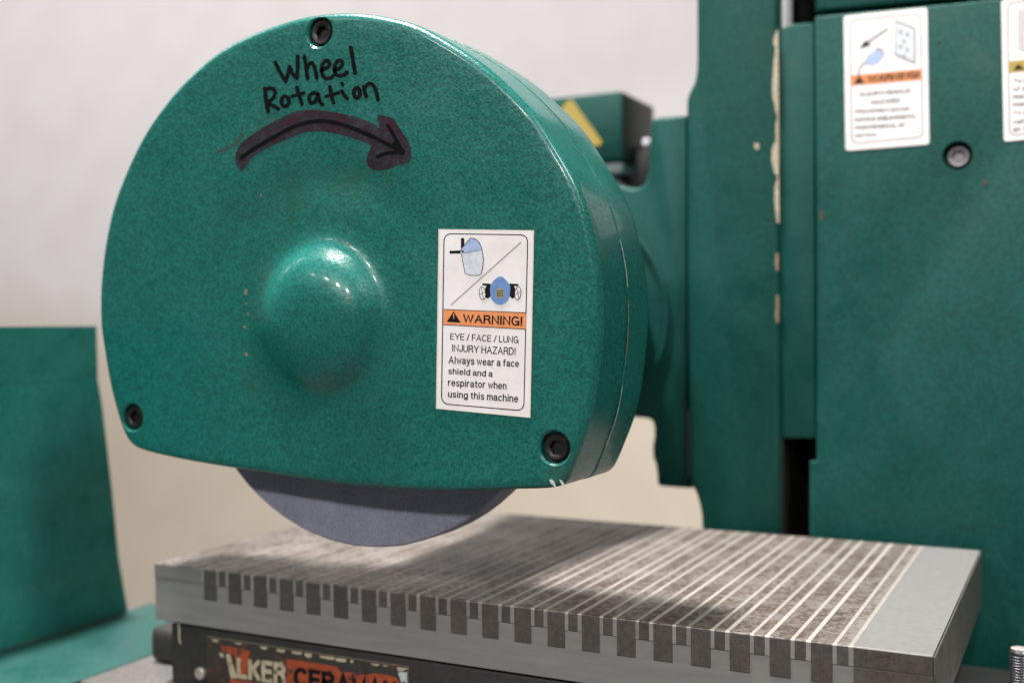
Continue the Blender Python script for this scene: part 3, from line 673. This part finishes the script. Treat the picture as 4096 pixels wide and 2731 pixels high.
# chips in the paint along the seam, on the face and at the lower corner
gp = Page(YC, 350, 900, 1400/2352, gd, on_face)
CH = [((1065, 450), 26, (0.7, 1.2)), ((1066, 525), 10, (1.2, 1)), ((1078, 595), 9, (1, 1.4)), ((1056, 685), 15, (1, 1.1)), ((1068, 870), 18, (0.9, 1.3)), ((1750, 125), 15, (0.9, 1.2)), ((1765, 45), 8, (0.5, 2))]
for k, (c, r, s_) in enumerate(CH): gp.poly('paint_chip', chip(gp, c, r*0.8, 40+k, s_), 'primer_tan', 0.00012)
gp.poly('paint_chip', chip(gp, (1163, -202), 9, 61, (0.7, 1.6)), 'primer_tan', 0.00012)
gq = Page(YC, 2100, 1500, 600/1882, gd, on_face)
gq.poly('paint_chip', chip(gq, (672, 390), 17, 71), 'chip_dark', 0.00012)
gq.poly('scuff_mark', [(300, 1312), (335, 1300), (368, 1330), (392, 1400), (370, 1395), (330, 1365)], 'chip_grey', 0.00015)
gq.poly('scuff_mark', [(432, 1305), (458, 1312), (490, 1350), (492, 1392), (468, 1380), (445, 1345)], 'chip_grey', 0.00015)
rnd = random.Random(21)
for a0, a1, mt in ((-24, -12, 'chip_grey'), (-9, 3, 'primer_tan'), (5, 14, 'chip_grey'), (38, 43, 'primer_tan'), (-47.5, -45.0, 'primer_tan')):
    vs, fs = [], []; n = 14
    for k in range(n):
        a = math.radians(a0+(a1-a0)*k/(n-1)); i = int(a/(2*math.pi)*NA) % NA; rr = RAD[i]+0.0012; wdt = 0.00035+0.0005*rnd.random()
        if k in (0, n-1): wdt = 0.0001
        for sgn in (-1, 1): vs.append(Vector((HUBX+rr*math.cos(a), YS-0.0003+sgn*wdt, HUBZ+rr*math.sin(a))))
    fs = [(2*k, 2*k+1, 2*k+3, 2*k+2) for k in range(n-1)]
    mesh_obj('seam_chip', vs, fs, mt, gd)
# ---- handwriting on the face
hp = Page(YC, 850, 150, 850/2338, gd, on_face)
LH = 0.00015
W = 43
hp.ribbon('marker_word', [([(692, 278), (735, 365), (785, 455), (805, 484)], W), ([(806, 484), (828, 420), (850, 325)], W), ([(850, 325), (880, 400), (925, 452)], W), ([(930, 452), (938, 330), (940, 208)], W),
    ([(1012, 212), (1030, 330), (1046, 452)], W), ([(1040, 350), (1072, 282), (1100, 278), (1130, 340), (1148, 450)], W),
    ([(1208, 362), (1270, 335), (1295, 285), (1262, 248), (1215, 285), (1200, 350), (1208, 410), (1240, 458), (1300, 452), (1325, 428)], W),
    ([(1345, 368), (1410, 338), (1438, 280), (1400, 243), (1355, 285), (1338, 350), (1350, 405), (1395, 430), (1450, 415), (1484, 385)], W),
    ([(1522, 112), (1545, 250), (1570, 395)], W+2)], 'marker_black', LH, label='handwritten black word Wheel')
def oval(cx, cy, rx, ry, n=10): return [(cx+rx*math.sin(2*math.pi*i/n), cy-ry*math.cos(2*math.pi*i/n)) for i in range(n)]+[(cx, cy-ry)]
hp.ribbon('marker_word', [([(578, 565), (588, 680), (612, 815)], W+4), ([(580, 580), (640, 552), (692, 585), (690, 640), (650, 690), (598, 718)], W), ([(602, 716), (660, 750), (728, 788)], W),
    (oval(800, 706, 44, 58), W), ([(930, 552), (955, 640), (985, 735)], W), ([(872, 652), (940, 632), (1008, 612)], W-4),
    ([(1162, 622), (1110, 606), (1066, 645), (1062, 700), (1095, 732), (1138, 700), (1160, 640)], W), ([(1162, 630), (1180, 710), (1212, 742)], W),
    ([(1292, 545), (1308, 630), (1332, 722)], W), ([(1248, 652), (1320, 632), (1388, 610)], W-4), ([(1425, 592), (1450, 640), (1484, 675)], W), ([(1428, 510), (1432, 522)], W),
    (oval(1590, 612, 36, 58), W+2), ([(1664, 545), (1676, 600), (1692, 652)], W), ([(1668, 580), (1700, 518), (1745, 505), (1785, 550), (1808, 620), (1822, 688)], W)], 'marker_black', LH, label='handwritten black word Rotation')
arrow = [(262, 1250), (300, 1180), (340, 1140), (450, 1060), (600, 965), (750, 890), (900, 815), (1050, 795), (1200, 800), (1400, 835), (1550, 868), (1700, 918), (1790, 955), (1828, 1000), (1838, 985), (1818, 930), (1812, 880), (1830, 846), (1880, 866), (1975, 878), (2012, 922), (2080, 1030), (2150, 1140), (2178, 1200), (2190, 1345), (2160, 1382), (2050, 1400), (1950, 1444), (1830, 1466), (1740, 1452), (1690, 1390), (1698, 1300), (1735, 1230), (1752, 1188), (1700, 1165), (1600, 1128), (1450, 1080), (1300, 1045), (1150, 1028), (1000, 1045), (850, 1108), (700, 1168), (560, 1240), (440, 1318), (390, 1390), (340, 1462), (300, 1462), (262, 1410), (256, 1320)]
hp.poly('marker_arrow', arrow, 'marker_purple', LH, it=1, label='thick purple grey arrow drawn in marker')
hp.ribbon('arrow_line', [([(322, 1325), (450, 1228), (700, 1085), (900, 975), (1100, 925), (1250, 920), (1450, 962), (1700, 1062), (1900, 1160), (2085, 1258)], 46), ([(1930, 970), (2000, 1080), (2085, 1250)], 40), ([(1815, 1315), (1900, 1275), (2090, 1262)], 40), ([(2010, 1180), (2090, 1262)], 70)], 'marker_black', LH+0.00008)
hp.ribbon('marker_smear', [([(55, 1250), (140, 1245), (220, 1190), (290, 1130), (340, 1060)], 22)], 'chip_dark', LH-0.00004)
# ---- warning sticker on the guard
LP = Page(YC, 1700, 880, 480/918, gd)
ls = sticker('warning_sticker', LP, [(105, 70), (836, 80), (808, 1512), (85, 1442)], 0, 0.0003, 'label_white', 'white warning sticker with face shield and respirator drawings', gd)
LP.parent = ls
A1, A2, A3, A4, A5 = 0.000325, 0.00035, 0.00039, 0.00043, 0.00047
edge = [(108, 73), (833, 83), (805, 1509), (88, 1439), (108, 73)]
LP.ribbon('yellowed_edge', [(edge, 7)], 'label_edge_yellowed', A1, it=0)
brd = rounded_quad([(148, 105), (788, 115), (758, 1458), (128, 1404)], 62); brd.append(brd[0])
LP.ribbon('border_line', [(brd, 8)], 'print_black', A1, it=0)
LP.poly('orange_band', [(145, 683), (777, 709), (774, 835), (143, 800)], 'print_orange', A2)
LP.ribbon('band_edge', [([(145, 683), (777, 709)], 5), ([(143, 800), (774, 835)], 5)], 'print_black', A3, it=0)
LP.poly('alert_triangle', [(168, 779), (222, 698), (276, 785)], 'print_black', A3)
LP.poly('alert_mark', [(218, 716), (227, 716), (225, 758), (220, 758)], 'print_orange', A4)
LP.text('WARNING!', ((293, 720), (750, 738), (747, 812), (291, 781)), 'print_black', A3, 0.185)
LP.text('EYE / FACE / LUNG', ((196, 864), (718, 888), (716, 944), (194, 915)), 'print_black', A2, 0.15)
LP.text('INJURY HAZARD!', ((209, 950), (697, 975), (695, 1034), (207, 1004)), 'print_black', A2, 0.15)
LP.text('Always wear a face', ((183, 1038), (722, 1070), (721, 1138), (181, 1112)), 'print_black', A2, 0.17)
LP.text('shield and a', ((181, 1130), (520, 1150), (518, 1200), (180, 1178)), 'print_black', A2, 0.17)
LP.text('respirator when', ((179, 1212), (627, 1240), (625, 1308), (177, 1282)), 'print_black', A2, 0.17)
LP.text('using this machine', ((179, 1302), (716, 1336), (714, 1408), (177, 1366)), 'print_black', A2, 0.17)
LP.ribbon('dividing_line', [([(203, 648), (735, 171)], 9)], 'print_grey', A2, it=0)
LP.poly('shield_strap', [(277, 142), (290, 136), (303, 142), (303, 200), (277, 216)], 'print_black', A2)
LP.poly('shield_strap', [(190, 236), (275, 233), (275, 257), (190, 257)], 'print_black', A2)
LP.poly('shield_brow', [(350, 138), (385, 143), (418, 172), (437, 215), (441, 228), (300, 256), (272, 238), (284, 216)], 'print_pale_blue', A3)
LP.poly('shield_visor', [(280, 258), (440, 229), (450, 300), (443, 370), (430, 415), (400, 425), (340, 420), (308, 405)], 'print_light_grey', A3)
LP.ribbon('shield_outline', [([(350, 138), (385, 143), (418, 172), (437, 215), (450, 300), (443, 370), (430, 415)], 5), ([(280, 258), (308, 405), (340, 420), (400, 425), (430, 415)], 4), ([(272, 238), (284, 216), (350, 138)], 5), ([(300, 256), (441, 228)], 3)], 'print_black', A4, it=0)
LP.ellipse('shield_pivot', (291, 243), 8, 9, 'print_black', A5)
LP.ribbon('filter_frame', [([(448, 492), (498, 496)], 16), ([(710, 498), (655, 494)], 16)], 'print_black', A3, it=0)
for cx, sx in ((486, 1), (668, -1)):
    LP.ellipse('filter_body', (cx, 545), 27, 55, 'print_black', A3, 0.12*sx)
for cx in (442, 713):
    LP.ellipse('filter_rim', (cx, 560), 26, 52, 'print_black', A4, -0.1 if cx < 500 else 0.1)
    LP.ellipse('filter_cap', (cx, 560), 21, 47, 'label_white', A5, -0.1 if cx < 500 else 0.1)
    LP.ribbon('filter_spoke', [([(cx-8, 515), (cx+8, 604)], 4), ([(cx-18, 570), (cx+18, 550)], 4)], 'print_black', A5+0.00003, it=0)
LP.poly('respirator_mask', [(538, 452), (575, 428), (606, 440), (650, 492), (657, 520), (648, 600), (612, 640), (575, 650), (540, 637), (506, 600), (500, 540), (503, 495)], 'print_blue', A5, it=1)
LP.ellipse('mask_valve', (577, 560), 32, 40, 'print_tan', A5+0.00003)
LP.ribbon('valve_grid', [([(577+dx, 525+abs(dx)*0.5), (577+dx, 595-abs(dx)*0.5)], 4) for dx in (-20, -7, 7, 20)]+[([(549, y), (605, y)], 3) for y in (543, 560, 577)], 'print_black', A5+0.00006, it=0)

# ================================================================ GRINDING WHEEL
gw = thing('grinding_disc', 'grey violet abrasive grinding wheel showing below the green guard', 'grinding wheel', (HUBX, 0.63, -0.1457))
RW = 0.1468
vs, fs = lathe([(0.038, 0.6185), (0.090, 0.6180), (RW-0.0012, 0.6175), (RW, 0.6185), (RW, 0.6420), (RW-0.0012, 0.6430), (0.090, 0.6425), (0.038, 0.6420)], (HUBX, 0, 0.0011), 'Y', 160, close=False)
n = 160; fs += [((7*n)+i, (7*n)+(i+1) % n, (i+1) % n, i) for i in range(n)]
rnd = random.Random(4)
for v in vs:
    d = math.hypot(v.x-HUBX, v.z-0.0011)
    if d > RW-0.0005: k = 1+rnd.uniform(-0.0012, 0.0004); v.x = HUBX+(v.x-HUBX)*k; v.z = 0.0011+(v.z-0.0011)*k
mesh_obj('stone', vs, fs, 'grinding_stone', gw, smooth=True)
vs, fs = lathe([(0.0375, 0.6200), (0.0375, 0.6600), (0.020, 0.6605), (0.020, 0.6630)], (HUBX, 0, 0.0011), 'Y', 48)
mesh_obj('wheel_flange', vs, fs, 'rod_steel', gw, smooth=True)

# ================================================================ MAGNETIC CHUCK
ck = thing('magnetic_chuck', 'long steel magnetic chuck with striped poles lying on the table', 'magnetic chuck', (-0.34, 0.77, ZTAB))
PITCH = 0.02265; X13 = -0.1325; TW, LW1, SW = 0.0115, 0.0024, 0.0060
ZTALL, ZSHORT, ZPB = ZT-0.0222, ZT-0.0112, ZT-0.0413
talls = [X13 - PITCH*k for k in range(20)]
talls = [x for x in talls if x > XL+0.030][::-1]
# body: comb section running the length of the chuck
comb = [(XL, ZPB), (XL, ZTALL+0.0004)]
comb = [(XL+0.0003, ZPB), (XL+0.0003, ZSHORT)]
xs_end = talls[0]
comb += [(xs_end, ZSHORT)]
for x in talls:
    comb += [(x, ZTALL), (x+TW, ZTALL), (x+TW, ZSHORT)]
    nx = x+PITCH if x != talls[-1] else XR-0.0003
    comb += [(nx, ZSHORT)]
# de-duplicate
cb = []
for p in comb:
    if not cb or (abs(cb[-1][0]-p[0])+abs(cb[-1][1]-p[1])) > 1e-6: cb.append(p)
cb += [(XR-0.0003, ZPB)]
bm_obj('chuck_body', prism(cb, YF+0.0003, YB-0.0002), 'chuck_body_alloy', ck, smooth=False)
def bar(name, x0, x1, z0, top_m, front_m, proud=0.0, ztop=ZT, endm=None, rnd=None):
    c = 0.0007; y0 = YF-proud; g = 0.00006
    x0 += g; x1 -= g
    z0 += 0.0004
    sec = [(y0, z0+g), (y0, ztop-c), (y0+c*0.25, ztop-c*0.30), (y0+c, ztop), (YB-c, ztop), (YB, ztop-c), (YB, z0+g)]
    vs = [Vector((x, y, z)) for x in (x0, x1) for y, z in sec]; n = len(sec)
    fs = [tuple(range(n)), tuple(range(2*n-1, n-1, -1))]+[(i, (i+1) % n, n+(i+1) % n, n+i) for i in range(n)]
    mi = [2, 2] + [1, 0, 0, 0, 0, 1, 2]
    return mesh_obj(name, vs, fs, [top_m, front_m, endm or front_m], ck, midx=mi)
def sep(x0, x1): bar('separator_strip', x0, x1, ZSHORT, 'separator_metal', 'separator_front', 0.00010, ZT+0.00005)
bar('end_block', XL, talls[0]-LW1, ZSHORT, 'pole_top_steel', 'chuck_body_alloy', 0.0, endm='chuck_body_alloy')
sep(talls[0]-LW1, talls[0])
for x in talls:
    bar('pole_bar', x, x+TW, ZTALL, 'pole_top_steel', 'pole_front_steel', 0.0001)
    s0 = x+TW; sep(s0, s0+LW1)
    bar('pole_insert', s0+LW1, s0+LW1+SW, ZSHORT, 'pole_top_steel', 'pole_front_steel', 0.00005)
    s1 = s0+LW1+SW; sep(s1, x+PITCH)
xe = talls[-1]+PITCH
bar('end_block', xe, XR, ZSHORT, 'end_top_steel', 'pole_front_steel', 0.0, endm='chuck_end_steel')
# end plates: dark cheek at the right end, pale at the left
bm_obj('end_plate', box(xe, XR+0.0002, YF-0.0002, YB, ZPB, ZSHORT-0.0001), ['pole_front_steel'], ck, smooth=False)
bm_obj('end_plate', box(XR+0.0003, XR+0.0012, YF, YB-0.0002, ZPB, ZT-0.0005, 0.0003), ['chuck_end_steel'], ck, smooth=False)
# black base with foot lugs
bm_obj('chuck_base', box(XL+0.012, XR-0.012, YF+0.0035, YB-0.010, ZTAB+0.0002, ZPB-0.0025, 0.0015), 'chuck_base_black', ck)
bm_obj('base_gasket', box(XL+0.004, XR-0.006, YF+0.006, YB-0.006, ZPB-0.0024, ZPB-0.0001), 'interior_black', ck)
bm_obj('foot_lug', box(XL-0.042, XL+0.0118, YF+0.035, YF+0.105, ZTAB+0.0003, ZTAB+0.028, 0.007, 3), 'chuck_base_black', ck)
sv = atY(1150, 2685, YF+0.0035)
sx = atY(806, 2690, YF+0.0035); vs, fs = lathe([(0.0036, YF+0.0005), (0.0044, YF+0.0012), (0.0044, YF+0.0045)], (sx.x, 0, sx.z), 'Y', 24); mesh_obj('plate_rivet', vs, fs, 'stud_bright_end', ck, smooth=True)
# nameplate
YN = YF+0.0035
NP = Page(YN, 800, 2500, 1100/2352, ck)
npl = sticker('nameplate', NP, [(60, 92), (1782, 352), (1782, 760), (60, 470)], 0, 0.0005, 'plate_worn_black', 'worn nameplate with cream and black letters on orange', ck)
NP.parent = npl
NP.poly('orange_field', [(745, 283), (1100, 335), (1180, 352), (1200, 395), (1330, 400), (1430, 420), (1500, 405), (1600, 418), (1680, 440), (1720, 500), (1720, 690), (745, 560)], 'plate_orange', 0.0007)
NP.poly('orange_field', [(178, 168), (330, 192), (432, 218), (425, 262), (400, 430), (330, 440), (300, 250), (200, 215)], 'plate_orange', 0.0007)
NP.poly('orange_field', [(262, 455), (740, 525), (740, 560), (262, 490)], 'plate_orange', 0.0007)
NP.text('LKER', ((322, 268), (742, 318), (742, 508), (322, 446)), 'plate_cream', 0.0009, 0.27, label='cream letters LKER')
NP.poly('lettering', [(228, 246), (262, 238), (326, 446), (272, 450)], 'plate_cream', 0.0009)
NP.poly('worn_fleck', [(168, 232), (200, 232), (214, 268), (186, 270)], 'plate_cream', 0.0009)
NP.text('CERAMAX', ((806, 345), (1690, 478), (1690, 670), (806, 520)), 'print_black', 0.0009, 0.27, label='black letters CERAMAX')
NP.poly('worn_fleck', chip(NP, (1372, 372), 70, 12, (1, 0.8)), 'plate_worn_black', 0.0011)
for k, (x0, x1, h) in enumerate([(110, 170, 26), (300, 365, 16), (520, 585, 24), (660, 735, 30), (790, 880, 26), (900, 965, 36), (1030, 1160, 30), (1165, 1260, 34), (1290, 1320, 30), (1470, 1540, 22), (1560, 1620, 14), (1690, 1780, 40)]):
    yy = lambda x: 96+(x-60)*0.151
    NP.poly('worn_fleck', [(x0, yy(x0)+10), (x1, yy(x1)+6), (x1-6, yy(x1)+h), ((x0+x1)/2, yy(x0)+h+12), (x0+5, yy(x0)+h)], 'plate_cream', 0.0009)
NP.poly('worn_fleck', [(1700, 400), (1776, 372), (1778, 500), (1750, 470), (1730, 490)], 'chip_grey', 0.0009)
NP.ribbon('paint_drip', [([(-176, -10), (-168, 30), (-172, 90), (-160, 150)], 16)], 'filler_cream', 0.0009)

# ================================================================ SPLASH GUARD at the left end
XG = -0.787
sg = thing('splash_guard', 'green sheet metal splash guard and tray at the left end of the table', 'splash guard', (XG, 0.68, -0.272))
zt = -0.0005
def yx(px, py): return atX(px, py, XG).y
gl = [(0.30, ZTAB), (0.768, ZTAB), (yx(474, 2250), -0.21), (yx(452, 2050), -0.155), (yx(430, 1850), -0.11), (yx(408, 1650), -0.068), (yx(390, 1520), -0.046), (0.30, -0.050)]
bm = bmesh.new()
fr = [bm.verts.new((XG, y, z)) for y, z in gl]; bk = [bm.verts.new((XG-0.003, y, z)) for y, z in gl]; n = len(gl)
bm.faces.new(fr); bm.faces.new(bk[::-1])
for i in range(n): bm.faces.new((fr[i], fr[(i+1) % n], bk[(i+1) % n], bk[i]))
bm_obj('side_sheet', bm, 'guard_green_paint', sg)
# top of the sheet leans in over the table
XT = XG+0.007; yt = atX(386, 1310, XT).y
lipq = [(XG+0.0003, 0.30, -0.052), (XG+0.0003, yx(390, 1520), -0.046), (XT, yt, zt+0.001), (XT, 0.30, zt+0.001)]
vs = [Vector(p) for p in lipq]+[Vector((p[0]-0.0025, p[1], p[2])) for p in lipq]
mesh_obj('leaning_lip', vs, [(0, 1, 2, 3), (7, 6, 5, 4), (0, 4, 5, 1), (1, 5, 6, 2), (2, 6, 7, 3), (3, 7, 4, 0)], 'guard_green_paint', sg)
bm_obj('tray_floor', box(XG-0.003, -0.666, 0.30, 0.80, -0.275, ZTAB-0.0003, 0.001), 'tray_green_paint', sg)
# ================================================================ THREADED STUD
s0 = atZ(4036, 2590, -0.2075); sc_ = (s0.x+0.0064, s0.y+0.003)
stt = thing('threaded_stud', 'dark threaded stud with bright cut end at the right of the chuck', 'stud', (sc_[0], sc_[1], ZTAB))
prof = [(0.0, ZTAB+0.0002)]; prof = []
z = ZTAB+0.0002
while z < -0.2100: prof += [(0.0058, z), (0.0066, z+0.0009)]; z += 0.0018
prof += [(0.0064, z), (0.0052, z+0.0016)]
vs, fs = lathe(prof, (sc_[0], sc_[1], 0), 'Z', 40, close=False); mesh_obj('thread', vs, fs, 'stud_steel', stt, smooth=False)
vs, fs = lathe([(0.0054, z+0.0008), (0.0054, z+0.0019), (0.0046, z+0.0022)], (sc_[0], sc_[1], 0), 'Z', 40); mesh_obj('cut_end', vs, fs, 'stud_bright_end', stt, smooth=True)
